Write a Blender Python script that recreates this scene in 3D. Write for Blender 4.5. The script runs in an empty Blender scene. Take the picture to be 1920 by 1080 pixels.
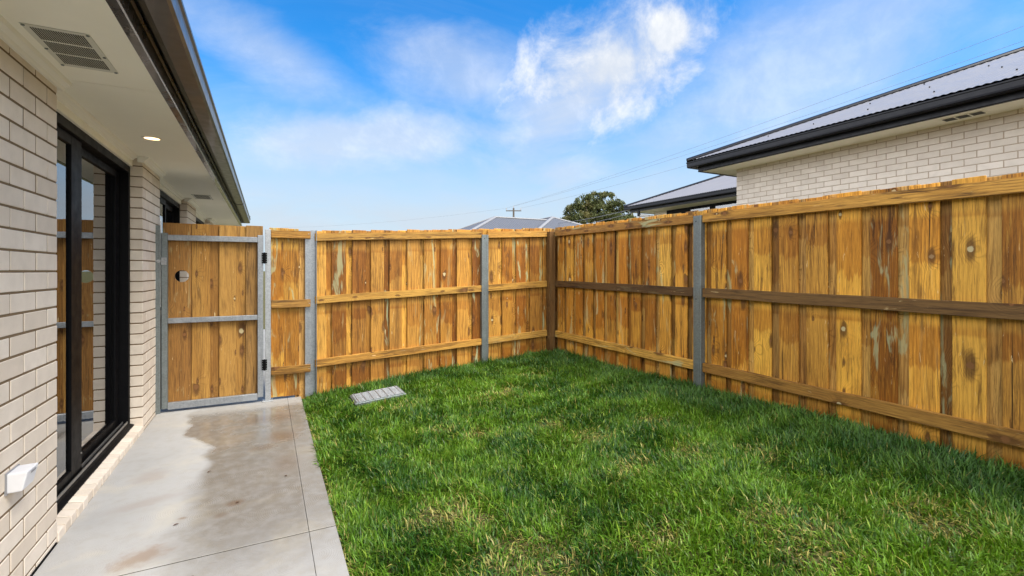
import bpy, bmesh, math, random
import numpy as np
from mathutils import Vector, Matrix
R = math.radians
random.seed(7)
rng = np.random.default_rng(11)
sc = bpy.context.scene
COL = sc.collection

# ------------------------------------------------------------------ camera
YAW = R(27.33)
cam_d = bpy.data.cameras.new('camera'); cam = bpy.data.objects.new('camera', cam_d); COL.objects.link(cam)
cam.location = (0, 0, 1.32); cam.rotation_euler = (R(90), 0, -YAW)
cam_d.sensor_width = 36; cam_d.lens = 890 / 1920 * 36; cam_d.shift_y = -33 / 1920
cam_d.clip_start = 0.05; cam_d.clip_end = 3000
sc.camera = cam

# ------------------------------------------------------------------ exposure
sc.view_settings.view_transform = 'Standard'; sc.view_settings.look = 'None'
sc.view_settings.gamma = 1.0; sc.view_settings.exposure = 1.9
sc.cycles.max_bounces = 7; sc.cycles.diffuse_bounces = 4; sc.cycles.glossy_bounces = 3; sc.cycles.transmission_bounces = 3; sc.cycles.transparent_max_bounces = 6

# ------------------------------------------------------------------ node helpers
class NT:
    def __init__(s, tree): s.t = tree
    def n(s, typ, ins=None, **at):
        nd = s.t.nodes.new(typ)
        for k, v in at.items(): setattr(nd, k, v)
        for k, v in (ins or {}).items(): s.put(nd.inputs[k], v)
        return nd
    def put(s, sock, v):
        if isinstance(v, bpy.types.NodeSocket): s.t.links.new(v, sock)
        else:
            if hasattr(sock.default_value, '__len__') and not isinstance(v, str):
                v = tuple(v)
                if len(sock.default_value) == 4 and len(v) == 3: v = v + (1,)
            sock.default_value = v
    def m(s, op, a, b=None, c=None, clamp=False):
        nd = s.t.nodes.new('ShaderNodeMath'); nd.operation = op; nd.use_clamp = clamp
        for i, v in enumerate((a, b, c)):
            if v is not None: s.put(nd.inputs[i], v)
        return nd.outputs[0]
    def vm(s, op, a, b=None, out=0):
        nd = s.t.nodes.new('ShaderNodeVectorMath'); nd.operation = op
        s.put(nd.inputs[0], a)
        if b is not None: s.put(nd.inputs[1], b)
        return nd.outputs['Value'] if op in ('DOT_PRODUCT', 'LENGTH', 'DISTANCE') else nd.outputs[0]
    def xyz(s, v):
        nd = s.t.nodes.new('ShaderNodeSeparateXYZ'); s.put(nd.inputs[0], v); return nd.outputs
    def cxyz(s, x, y, z):
        nd = s.t.nodes.new('ShaderNodeCombineXYZ')
        for i, v in enumerate((x, y, z)): s.put(nd.inputs[i], v)
        return nd.outputs[0]
    def ramp(s, f, lo, hi, a=0.0, b=1.0, smooth=True):
        nd = s.t.nodes.new('ShaderNodeMapRange'); nd.interpolation_type = 'SMOOTHSTEP' if smooth else 'LINEAR'
        for i, v in enumerate((f, lo, hi, a, b)): s.put(nd.inputs[i], v)
        return nd.outputs[0]
    def noise(s, v, scale=1.0, detail=3.0, rough=.55, dist=0.0, out=0, dim='3D'):
        nd = s.t.nodes.new('ShaderNodeTexNoise'); nd.noise_dimensions = dim
        s.put(nd.inputs['Vector'], v)
        for k, q in (('Scale', scale), ('Detail', detail), ('Roughness', rough), ('Distortion', dist)): s.put(nd.inputs[k], q)
        return nd.outputs[out]
    def mix(s, f, a, b, mode='MIX'):
        nd = s.t.nodes.new('ShaderNodeMix'); nd.data_type = 'RGBA'; nd.blend_type = mode
        s.put(nd.inputs[0], f); s.put(nd.inputs[6], a); s.put(nd.inputs[7], b)
        return nd.outputs[2]
    def bump(s, h, strength=.3, dist=.002):
        nd = s.t.nodes.new('ShaderNodeBump'); s.put(nd.inputs['Height'], h)
        s.put(nd.inputs['Strength'], strength); s.put(nd.inputs['Distance'], dist); return nd.outputs[0]

def material(name):
    m = bpy.data.materials.new(name); m.use_nodes = True
    nt = m.node_tree; nt.nodes.clear(); g = NT(nt)
    b = g.n('ShaderNodeBsdfPrincipled'); o = g.n('ShaderNodeOutputMaterial')
    nt.links.new(b.outputs[0], o.inputs[0])
    return m, g, b
def setb(g, b, **k):
    names = dict(color='Base Color', rough='Roughness', metal='Metallic', normal='Normal', spec='Specular IOR Level', ior='IOR', coat='Coat Weight')
    for q, v in k.items(): g.put(b.inputs[names[q]], v)

# ------------------------------------------------------------------ world: sky with clouds
w = bpy.data.worlds.new('World'); sc.world = w; w.use_nodes = True
wt = w.node_tree; wt.nodes.clear(); g = NT(wt)
SUN = Vector((0.30, -0.45, 0.82)).normalized()
sky = g.n('ShaderNodeTexSky', sky_type='NISHITA'); sky.sun_disc = False
sky.sun_elevation = math.asin(SUN.z); sky.sun_rotation = math.atan2(SUN.x, SUN.y)
sky.air_density = 1.0; sky.dust_density = 0.3; sky.ozone_density = 2.5
blue = g.mix(1.0, g.n('ShaderNodeHueSaturation', {'Saturation': 1.28, 'Value': 1.0, 'Color': sky.outputs[0]}).outputs[0], (.20, .56, .68), 'MULTIPLY')
d = g.n('ShaderNodeTexCoord').outputs['Generated']
dx, dy, dz = g.xyz(d)
up = g.m('MAXIMUM', dz, 0.0)
den = g.m('ADD', up, 0.18)
pl = g.cxyz(g.m('DIVIDE', dx, den), g.m('DIVIDE', dy, den), 0.0)          # cloud-layer coordinates
def tangent(u, v):     # direction of a point of the sky, with a local right/up frame there
    a, b = (u - 960) / 890, (507 - v) / 890
    f = Vector((math.sin(YAW) + a * math.cos(YAW), math.cos(YAW) - a * math.sin(YAW), b)).normalized()
    r = f.cross(Vector((0, 0, 1))).normalized(); return f, r, r.cross(f)
def blob(u, v, w_, h_, tilt=0.0, n=None, nk=0.0, soft=1.0):
    f, r, t = tangent(u, v)
    c, s_ = math.cos(R(tilt)), math.sin(R(tilt))
    r2 = r * c + t * s_; t2 = t * c - r * s_
    ff = g.vm('DOT_PRODUCT', d, f)
    a = g.m('DIVIDE', g.vm('DOT_PRODUCT', d, r2), w_); b = g.m('DIVIDE', g.vm('DOT_PRODUCT', d, t2), h_)
    q = g.m('SQRT', g.m('ADD', g.m('MULTIPLY', a, a), g.m('MULTIPLY', b, b)))
    if n is not None: q = g.m('SUBTRACT', q, g.m('MULTIPLY', g.m('SUBTRACT', n, .5), nk))
    k = g.ramp(q, 1.0, 1.0 - soft, 0, 1)
    return g.m('MULTIPLY', k, g.ramp(ff, 0.0, 0.2))
nz = g.noise(d, 8.0, 9.0, .64, .25)
nf = g.noise(g.vm('MULTIPLY', d, (1.0, 1.0, 2.2)), 4.5, 8.0, .62, .35)
str_ = g.noise(g.vm('MULTIPLY', pl, (0.55, 1.5, 1)), 1.5, 6.0, .6, .9)
wisp = g.ramp(str_, .44, .80)
nbig = g.noise(pl, .7, 4.0, .55, .5)
veil = g.m('MULTIPLY', wisp, g.ramp(nbig, .36, .66))
haze_ = g.ramp(dz, .40, .07, 0, 1)
cum = g.m('MAXIMUM', blob(1140, 130, .27, .14, 18, nz, 1.7, .9), blob(1250, 62, .065, .07, 50, nz, 1.5, .7))
cum = g.m('MAXIMUM', cum, g.m('MULTIPLY', blob(1090, 185, .33, .14, 14, nf, 1.3, 1.0), .80))
cum = g.m('MAXIMUM', cum, g.m('MULTIPLY', blob(900, 150, .30, .11, -14, nf, 1.3, 1.0), .52))
cum = g.m('MAXIMUM', cum, g.m('MULTIPLY', blob(700, 255, .36, .075, 8, nf, 1.6, 1.0), .62))
cum = g.m('MAXIMUM', cum, g.m('MULTIPLY', blob(520, 110, .24, .075, -22, nf, 1.3, 1.0), .46))
cum = g.m('MAXIMUM', cum, g.m('MULTIPLY', blob(1500, 120, .42, .18, 12, nf, 1.2, 1.0), .50))
cum = g.m('MAXIMUM', cum, g.m('MULTIPLY', blob(1070, 320, .12, .05, 5, nf, 1.4, .9), .45))
# unseen cloud cover, made far brighter to light the yard; blue opening ahead
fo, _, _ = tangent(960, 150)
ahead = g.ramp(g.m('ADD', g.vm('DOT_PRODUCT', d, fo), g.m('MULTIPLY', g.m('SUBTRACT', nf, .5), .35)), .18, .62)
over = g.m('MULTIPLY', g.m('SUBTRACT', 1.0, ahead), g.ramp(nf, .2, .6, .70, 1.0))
thin = g.m('MAXIMUM', g.m('MULTIPLY', veil, .30), g.m('MULTIPLY', cum, .999))
hz = g.m('MULTIPLY', haze_, g.ramp(nf, .2, .7, .84, 1.0))
white = g.mix(g.ramp(nz, .40, .72), (1.98, 2.16, 2.45), (2.85, 2.88, 2.92))
skyc = g.mix(hz, blue, (1.80, 2.04, 2.30))
skyc = g.mix(thin, skyc, white)
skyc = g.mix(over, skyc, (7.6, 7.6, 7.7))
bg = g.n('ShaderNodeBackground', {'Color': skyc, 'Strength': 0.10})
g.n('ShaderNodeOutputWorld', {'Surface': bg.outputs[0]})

# ------------------------------------------------------------------ sun (veiled by bright cloud)
sd = bpy.data.lights.new('sun', 'SUN'); sd.energy = 1.3; sd.angle = R(30); sd.color = (1.0, .955, .88)
so = bpy.data.objects.new('sun', sd); COL.objects.link(so); so.rotation_euler = SUN.to_track_quat('Z', 'Y').to_euler(); so.location = (0, -5, 12)

# ------------------------------------------------------------------ mesh helpers
class MB:
    def __init__(s): s.v = []; s.f = []
    def add(s, vs, fs):
        o = len(s.v); s.v += [tuple(q) for q in vs]; s.f += [tuple(i + o for i in q) for q in fs]; return s
    def box(s, x0, x1, y0, y1, z0, z1):
        return s.add([(x0,y0,z0),(x1,y0,z0),(x1,y1,z0),(x0,y1,z0),(x0,y0,z1),(x1,y0,z1),(x1,y1,z1),(x0,y1,z1)],
                     [(0,3,2,1),(4,5,6,7),(0,1,5,4),(1,2,6,5),(2,3,7,6),(3,0,4,7)])
    def cyl(s, p0, p1, r0, r1=None, n=10, cap=True):
        r1 = r0 if r1 is None else r1
        p0, p1 = Vector(p0), Vector(p1); ax = (p1 - p0).normalized()
        a = ax.orthogonal().normalized(); b = ax.cross(a)
        vs = [p + (a * math.cos(t) + b * math.sin(t)) * r for p, r in ((p0, r0), (p1, r1)) for t in [2 * math.pi * i / n for i in range(n)]]
        fs = [(i, (i + 1) % n, n + (i + 1) % n, n + i) for i in range(n)]
        if cap: fs += [tuple(reversed(range(n))), tuple(range(n, 2 * n))]
        return s.add(vs, fs)
    def prism(s, pts, axis, a0, a1):    # polygon pts extruded along axis ('x','y','z')
        def P(p, q): return {'x': (q, p[0], p[1]), 'y': (p[0], q, p[1]), 'z': (p[0], p[1], q)}[axis]
        n = len(pts)
        return s.add([P(p, a0) for p in pts] + [P(p, a1) for p in pts],
                     [(i, (i + 1) % n, n + (i + 1) % n, n + i) for i in range(n)] + [tuple(reversed(range(n))), tuple(range(n, 2 * n))])
    def mesh(s, name, bevel=0.0, seg=1, fix=True):
        me = bpy.data.meshes.new(name); me.from_pydata(s.v, [], s.f)
        if fix or bevel:
            bm = bmesh.new(); bm.from_mesh(me)
            bmesh.ops.recalc_face_normals(bm, faces=bm.faces)
            if bevel: bmesh.ops.bevel(bm, geom=bm.edges[:], offset=bevel, segments=seg, affect='EDGES', profile=.6)
            bm.to_mesh(me); bm.free()
        return me
    def obj(s, name, mat, parent=None, loc=(0,0,0), bevel=0.0, seg=1, smooth=False, fix=True):
        return ob(name, s.mesh(name, bevel, seg, fix), mat, parent, loc, smooth)
def ob(name, me, mat, parent=None, loc=(0,0,0), smooth=False):
    if mat is not None and not me.materials: me.materials.append(mat)
    o = bpy.data.objects.new(name, me); COL.objects.link(o); o.location = loc; o.parent = parent
    if smooth: me.shade_smooth()
    return o
def thing(name, label, cat, loc=(0,0,0), group=None):
    o = bpy.data.objects.new(name, None); COL.objects.link(o); o.location = loc; o.empty_display_size = .2
    return tag(o, label, cat, group)
def tag(o, label, cat, group=None):
    o['label'] = label; o['category'] = cat
    if group: o['group'] = group
    return o
def structure(o): o['kind'] = 'structure'; return o
def stuff(o): o['kind'] = 'stuff'; return o

# ------------------------------------------------------------------ materials
def mat_brick(name, c0, c1, speck=.25):
    m, g, b = material(name)
    oi = g.n('ShaderNodeObjectInfo').outputs['Random']; geo = g.n('ShaderNodeNewGeometry').outputs['Position']
    col = g.mix(oi, c0, c1)
    big = g.noise(geo, 9, 3, .6)
    col = g.mix(g.ramp(big, .3, .75, 0, .35), col, tuple(q * .80 for q in c0))
    fine = g.noise(geo, 420, 2, .7)
    col = g.mix(g.ramp(fine, .60, .76, 0, speck), col, tuple(q * .45 for q in c0))
    pit = g.noise(geo, 150, 2, .5)
    col = g.mix(g.ramp(pit, .72, .78, 0, .55), col, (.12, .09, .07))
    setb(g, b, color=col, rough=.88, spec=.2, normal=g.bump(g.m('ADD', fine, g.m('MULTIPLY', big, .6)), .45, .0025)); return m
BRICK = mat_brick('cream_brick', (.66, .565, .455), (.76, .67, .56))
BRICK_N = mat_brick('pale_brick', (.66, .595, .53), (.77, .705, .635), .15)
def mat_mortar(name, c):
    m, g, b = material(name); geo = g.n('ShaderNodeNewGeometry').outputs['Position']
    setb(g, b, color=g.mix(g.noise(geo, 60, 3), tuple(q * .75 for q in c), tuple(q * 1.15 for q in c)), rough=.95, spec=.1, normal=g.bump(g.noise(geo, 300, 2), .5, .002)); return m
MORTAR = mat_mortar('tan_mortar', (.20, .140, .082)); MORTAR_N = mat_mortar('grey_tan_mortar', (.44, .355, .275))

def mat_plain(name, c, rough=.5, metal=0.0, var=.12, bump=.0, spec=.5, scale=6.0, coat=0.0):
    m, g, b = material(name); geo = g.n('ShaderNodeNewGeometry').outputs['Position']
    nn = g.noise(geo, scale, 5, .6)
    col = g.mix(nn, tuple(q * (1 - var) for q in c), tuple(min(1, q * (1 + var)) for q in c))
    setb(g, b, color=col, rough=g.ramp(g.noise(geo, scale * 2.3, 4), .2, .8, max(.02, rough - .07), min(1, rough + .08)), metal=metal, spec=spec, coat=coat)
    if bump: setb(g, b, normal=g.bump(g.noise(geo, 260, 3, .6), bump, .001))
    return m
SOFFIT = mat_plain('cream_soffit_paint', (.90, .87, .77), .6, var=.03, bump=.15, spec=.25)
TRIM = mat_plain('white_trim_paint', (.82, .80, .74), .5, var=.03, spec=.3)
FASCIA = mat_plain('dark_brown_steel', (.034, .031, .030), .30, 0.0, .05, spec=.8, coat=.6)
GUTTER = mat_plain('bronze_gutter_steel', (.030, .027, .025), .36, 0.0, .02, spec=.8, coat=.2)
DARK = mat_plain('night_blue_steel', (.006, .007, .012), .34, 0.0, .1, spec=.3)
BLACK = mat_plain('black_powder_coat', (.0025, .0025, .003), .5, 0.0, .1, spec=.12)
TRACK = mat_plain('worn_track_metal', (.30, .29, .27), .4, .7, .2)
ROOM = mat_plain('room_paint', (.30, .29, .27), .8)
FLOORM = mat_plain('room_floor', (.22, .17, .12), .5)
WHITEPL = mat_plain('white_plastic', (.72, .72, .735), .35, var=.05, scale=30)
GREYPL = mat_plain('grey_slot', (.25, .25, .26), .5)
ROOF = mat_plain('grey_roof_steel', (.185, .183, .195), .45, .1, .06, spec=.5, scale=2.0)
ROOF_L = mat_plain('brown_roof_steel', (.11, .10, .095), .4, .1, .1)
VENTM = mat_plain('cream_vent_metal', (.62, .61, .54), .45, var=.05)
VENTD = mat_plain('vent_shadow', (.03, .03, .028), .9)
VENTN = mat_plain('vent_mesh', (.07, .07, .065), .9)

def mat_galv(name='galvanised_steel', tint=(.30, .318, .335), rough=.40):
    m, g, b = material(name); geo = g.n('ShaderNodeTexCoord').outputs['Object']
    v = g.n('ShaderNodeTexVoronoi', {'Vector': geo, 'Scale': 95.0}).outputs['Color']
    k = g.xyz(v)[0]
    st = g.noise(g.vm('MULTIPLY', geo, (45, 45, 1.4)), 1.0, 4, .6)
    bl = g.noise(geo, 7, 4, .6)
    col = g.mix(k, tuple(q * .86 for q in tint), tuple(q * 1.12 for q in tint))
    col = g.mix(g.ramp(st, .5, .75, 0, .45), col, tuple(q * .58 for q in tint))
    col = g.mix(g.ramp(bl, .5, .72, 0, .5), col, tuple(q * 1.35 for q in tint))
    setb(g, b, color=col, metal=.62, rough=g.ramp(bl, .3, .7, rough - .07, rough + .12), normal=g.bump(g.m('ADD', k, st), .08, .001)); return m
GALV = mat_galv(); GALV_D = mat_galv('weathered_galvanised_steel', (.20, .228, .228), .46); GALV_L = mat_galv('bright_galvanised_steel', (.40, .415, .425), .36)

def mat_wood(name, light, mid, dark, wet=True, green=.5, tone=.5, sc_=1.0, knots=True, cathedral=1.0):
    """sawn treated pine: the grain runs along local z"""
    m, g, b = material(name)
    oi = g.n('ShaderNodeObjectInfo').outputs['Random']
    co = g.n('ShaderNodeTexCoord').outputs['Object']
    off = g.vm('MULTIPLY', g.cxyz(oi, g.m('FRACT', g.m('MULTIPLY', oi, 7.31)), g.m('FRACT', g.m('MULTIPLY', oi, 23.7))), (17.0, 9.0, 61.0))
    p = g.vm('ADD', co, off)
    x, y, z = g.xyz(p)
    r2 = g.m('FRACT', g.m('MULTIPLY', oi, 13.77)); r3 = g.m('FRACT', g.m('MULTIPLY', oi, 41.3)); r4 = g.m('FRACT', g.m('MULTIPLY', oi, 97.9))
    # knots on a stretched cell pattern
    kv = g.n('ShaderNodeTexVoronoi', {'Vector': g.cxyz(g.m('MULTIPLY', x, 7.0), g.m('MULTIPLY', z, 6.0), 0.0), 'Scale': 1.0}, voronoi_dimensions='2D')
    kd = kv.outputs['Distance']; kr, kg, kb = g.xyz(kv.outputs['Color'])
    kon = g.ramp(kr, .72, .73)
    kwob = g.m('ADD', kd, g.m('MULTIPLY', g.m('SUBTRACT', g.noise(p, 34, 3), .5), .17))
    ksz = g.m('MULTIPLY_ADD', g.m('MULTIPLY', kg, kg), .13, .045)
    kcore = g.m('MULTIPLY', g.ramp(kwob, ksz, g.m('MULTIPLY', ksz, .6)), kon)
    kpx, kpz, _ = g.xyz(kv.outputs['Position'])
    hx_ = g.m('SUBTRACT', g.m('MULTIPLY', x, 7.0), kpx); hz_ = g.m('MULTIPLY', g.m('SUBTRACT', g.m('MULTIPLY', z, 6.0), kpz), .38)
    hd = g.m('SQRT', g.m('ADD', g.m('MULTIPLY', hx_, hx_), g.m('MULTIPLY', hz_, hz_)))
    hd = g.m('ADD', hd, g.m('MULTIPLY', g.m('SUBTRACT', g.noise(g.vm('MULTIPLY', p, (50, 20, 14)), 1.0, 3), .5), .14))
    kring = g.m('MULTIPLY', g.ramp(hd, g.m('MULTIPLY', ksz, 1.75), g.m('MULTIPLY', ksz, .7)), kon)
    kfield = g.m('MULTIPLY', g.ramp(kd, .60, .0), kon)
    low = g.noise(g.cxyz(g.m('MULTIPLY', x, 6.0), 0.0, g.m('MULTIPLY', z, .8)), 1.0, 2.0, .5)
    ringc = g.m('ADD', g.m('MULTIPLY', x, g.m('MULTIPLY_ADD', r2, 330.0, 170.0)), g.m('ADD', g.m('MULTIPLY', low, 44.0 * cathedral), g.m('MULTIPLY', kfield, 22.0)))
    ring = g.m('MULTIPLY_ADD', g.m('SINE', ringc), .5, .5)
    ring = g.m('POWER', ring, 4.0)
    fib = g.noise(g.vm('MULTIPLY', p, (230, 90, 11.0)), 1.0, 4.0, .7)
    blot = g.noise(g.vm('MULTIPLY', p, (9, 5, 1.5)), 1.0, 4.0, .62, .4)
    streak = g.noise(g.vm('MULTIPLY', p, (42, 20, 2.2)), 1.0, 6.0, .72, .5)
    col = g.mix(g.ramp(g.m('ADD', g.m('MULTIPLY', blot, .75), g.m('MULTIPLY', r2, .42)), .38, .86), light, mid)
    col = g.mix(g.m('MULTIPLY', ring, g.m('MULTIPLY_ADD', r3, .62, .22)), col, tuple(.55 * q + .45 * k for q, k in zip(dark, mid)))
    col = g.mix(g.ramp(fib, .49, .75, 0, .54), col, dark)
    col = g.mix(g.ramp(fib, .50, .25, 0, .22), col, tuple(min(1, q * 1.12) for q in light))
    # brown mould and water streaks down the grain
    patch = g.ramp(g.noise(g.vm('MULTIPLY', p, (5, 3, 2.1)), 1.0, 3.0, .6, .5), .36, .62)
    sm = g.m('MULTIPLY', g.m('MULTIPLY', g.ramp(streak, .50, .60), g.m('MULTIPLY_ADD', r4, .60, .40)), patch)
    bs = g.m('MULTIPLY', g.ramp(g.noise(g.vm('MULTIPLY', p, (16, 9, .7)), 1.0, 5.0, .7, .6), .53, .66), g.m('MULTIPLY_ADD', r2, .6, .15))
    col = g.mix(bs, col, tuple(.7 * q + .3 * k for q, k in zip(dark, mid)))
    col = g.mix(sm, col, dark)
    if wet:
        zz = g.xyz(co)[2]
        jag = g.noise(g.vm('MULTIPLY', p, (55, 0, .6)), 1.0, 4.0, .7)
        jb = g.noise(g.vm('MULTIPLY', p, (7, 0, .35)), 1.0, 2.0, .5)
        def drip(top, ln):   # damp running down from a rail, with a ragged lower edge
            lim = g.m('SUBTRACT', top, g.m('MULTIPLY', ln, g.m('ADD', g.m('MULTIPLY', jag, .55), g.m('MULTIPLY', jb, .9))))
            return g.m('MULTIPLY', g.ramp(zz, g.m('SUBTRACT', lim, .012), g.m('ADD', lim, .008)), g.ramp(zz, top + .05, top))
        wm = g.m('MAXIMUM', drip(-.02, g.ramp(r3, .22, 1.0, 0, .85, False)), drip(.62, g.ramp(r2, .22, 1.0, 0, .80, False)))
        wm = g.m('MAXIMUM', wm, drip(-.67, g.ramp(r4, .2, 1.0, 0, .5, False)))
        wcol = g.mix(1.0, col, (.66, .50, .34), 'MULTIPLY')
        col = g.mix(g.m('MULTIPLY', wm, g.m('MULTIPLY_ADD', r2, .45, .5)), col, wcol)
    bt = g.ramp(g.m('FRACT', g.m('MULTIPLY', oi, 71.9)), 0, 1, .70, 1.16, False)
    col = g.mix(1.0, col, g.cxyz(bt, g.m('POWER', bt, 1.12), g.m('POWER', bt, .8)), 'MULTIPLY')
    # per-board tone
    col = g.mix(g.ramp(r4, .55, 1.0, 0, tone), col, g.mix(1.0, col, (.50, .45, .36), 'MULTIPLY'))
    st2 = g.noise(g.vm('MULTIPLY', p, (120, 30, 6.0)), 1.0, 4.0, .65, .4)
    col = g.mix(g.m('MULTIPLY', g.ramp(st2, .52, .63, 0, .54), g.m('MULTIPLY_ADD', patch, .6, .4)), col, dark)
    col = g.mix(g.ramp(st2, .46, .30, 0, .30), col, tuple(min(1, q * 1.15) for q in light))
    grey = g.m('MULTIPLY', g.ramp(g.m('FRACT', g.m('MULTIPLY', oi, 57.3)), .62, .95), .55)
    col = g.mix(grey, col, g.mix(1.0, col, (.78, .86, 1.15), 'MULTIPLY'))
    split = g.ramp(g.noise(g.vm('MULTIPLY', p, (48, 20, .55)), 1.0, 2.0, .5, .15), .725, .745)
    col = g.mix(g.m('MULTIPLY', split, .85), col, (.018, .009, .004))
    crack = g.ramp(g.noise(g.vm('MULTIPLY', p, (150, 40, .9)), 1.0, 3.0, .5, .3), .715, .745)
    col = g.mix(g.m('MULTIPLY', crack, .8), col, (.02, .010, .004))
    # copper-green and pale resin patches
    gr = g.m('MULTIPLY', g.ramp(g.noise(g.vm('MULTIPLY', p, (14, 8, 2.2)), 1.0, 4.0, .6, .8), .565, .66), g.ramp(r3, .40, .72))
    col = g.mix(g.m('MULTIPLY', gr, green), col, (.44, .50, .29))
    pale = g.ramp(g.noise(g.vm('MULTIPLY', p, (48, 22, 4.5)), 1.0, 4.0, .65, 1.4), .665, .72)
    col = g.mix(g.m('MULTIPLY', pale, .7), col, (.78, .62, .33))
    if knots:
        col = g.mix(g.m('MULTIPLY', kring, .80), col, (.085, .034, .010))
        col = g.mix(kcore, col, g.mix(g.ramp(kb, .74, .78), (.20, .090, .030), (.52, .43, .24)))
    tint = g.mix(oi, (.90, .90, .88), (1.10, 1.06, 1.04))
    col = g.mix(1.0, col, tint, 'MULTIPLY')
    h = g.m('ADD', g.m('MULTIPLY', g.m('ADD', fib, g.m('MULTIPLY', st2, -1.0)), .7), g.m('ADD', g.m('MULTIPLY', ring, .25), g.m('MULTIPLY', kcore, -.6)))
    setb(g, b, color=col, rough=g.ramp(blot, .3, .7, .52, .72), spec=.28, normal=g.bump(h, .55, .0018)); return m
PINE = mat_wood('treated_pine_paling', (.84, .455, .070), (.58, .272, .037), (.120, .052, .012))
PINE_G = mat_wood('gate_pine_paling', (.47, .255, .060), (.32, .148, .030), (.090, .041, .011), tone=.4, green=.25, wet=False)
PINE_B = mat_wood('dull_pine_paling', (.62, .365, .098), (.42, .222, .050), (.105, .050, .014), tone=.6)  # rear palings: duller and darker than the front layer
PINE_K = mat_wood('stained_pine_paling', (.68, .355, .060), (.41, .182, .026), (.080, .036, .009), tone=.75, green=.75)
RAIL = mat_wood('pine_rail', (.66, .375, .078), (.42, .210, .040), (.070, .032, .010), wet=False, green=.6, tone=.15, cathedral=.5)
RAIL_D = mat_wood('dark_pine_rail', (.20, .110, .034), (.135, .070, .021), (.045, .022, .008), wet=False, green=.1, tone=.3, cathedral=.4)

def mat_glass():
    m = bpy.data.materials.new('window_glass'); m.use_nodes = True; nt = m.node_tree; nt.nodes.clear(); g = NT(nt)
    fr = g.n('ShaderNodeFresnel', {'IOR': 2.3}).outputs[0]
    tr = g.n('ShaderNodeBsdfTransparent', {'Color': (.62, .66, .64)})
    gl = g.n('ShaderNodeBsdfGlossy', {'Color': (.95, .97, 1.0), 'Roughness': 0.0})
    mx = g.n('ShaderNodeMixShader', {0: g.m('MULTIPLY_ADD', fr, 1.15, .02, clamp=True), 1: tr.outputs[0], 2: gl.outputs[0]})
    g.n('ShaderNodeOutputMaterial', {0: mx.outputs[0]}); return m
GLASS = mat_glass()
def mat_lamp():
    m, g, b = material('warm_lamp'); setb(g, b, color=(1, .9, .75)); g.put(b.inputs['Emission Color'], (1, .66, .32)); g.put(b.inputs['Emission Strength'], 1.3); return m
LAMP = mat_lamp()

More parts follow.
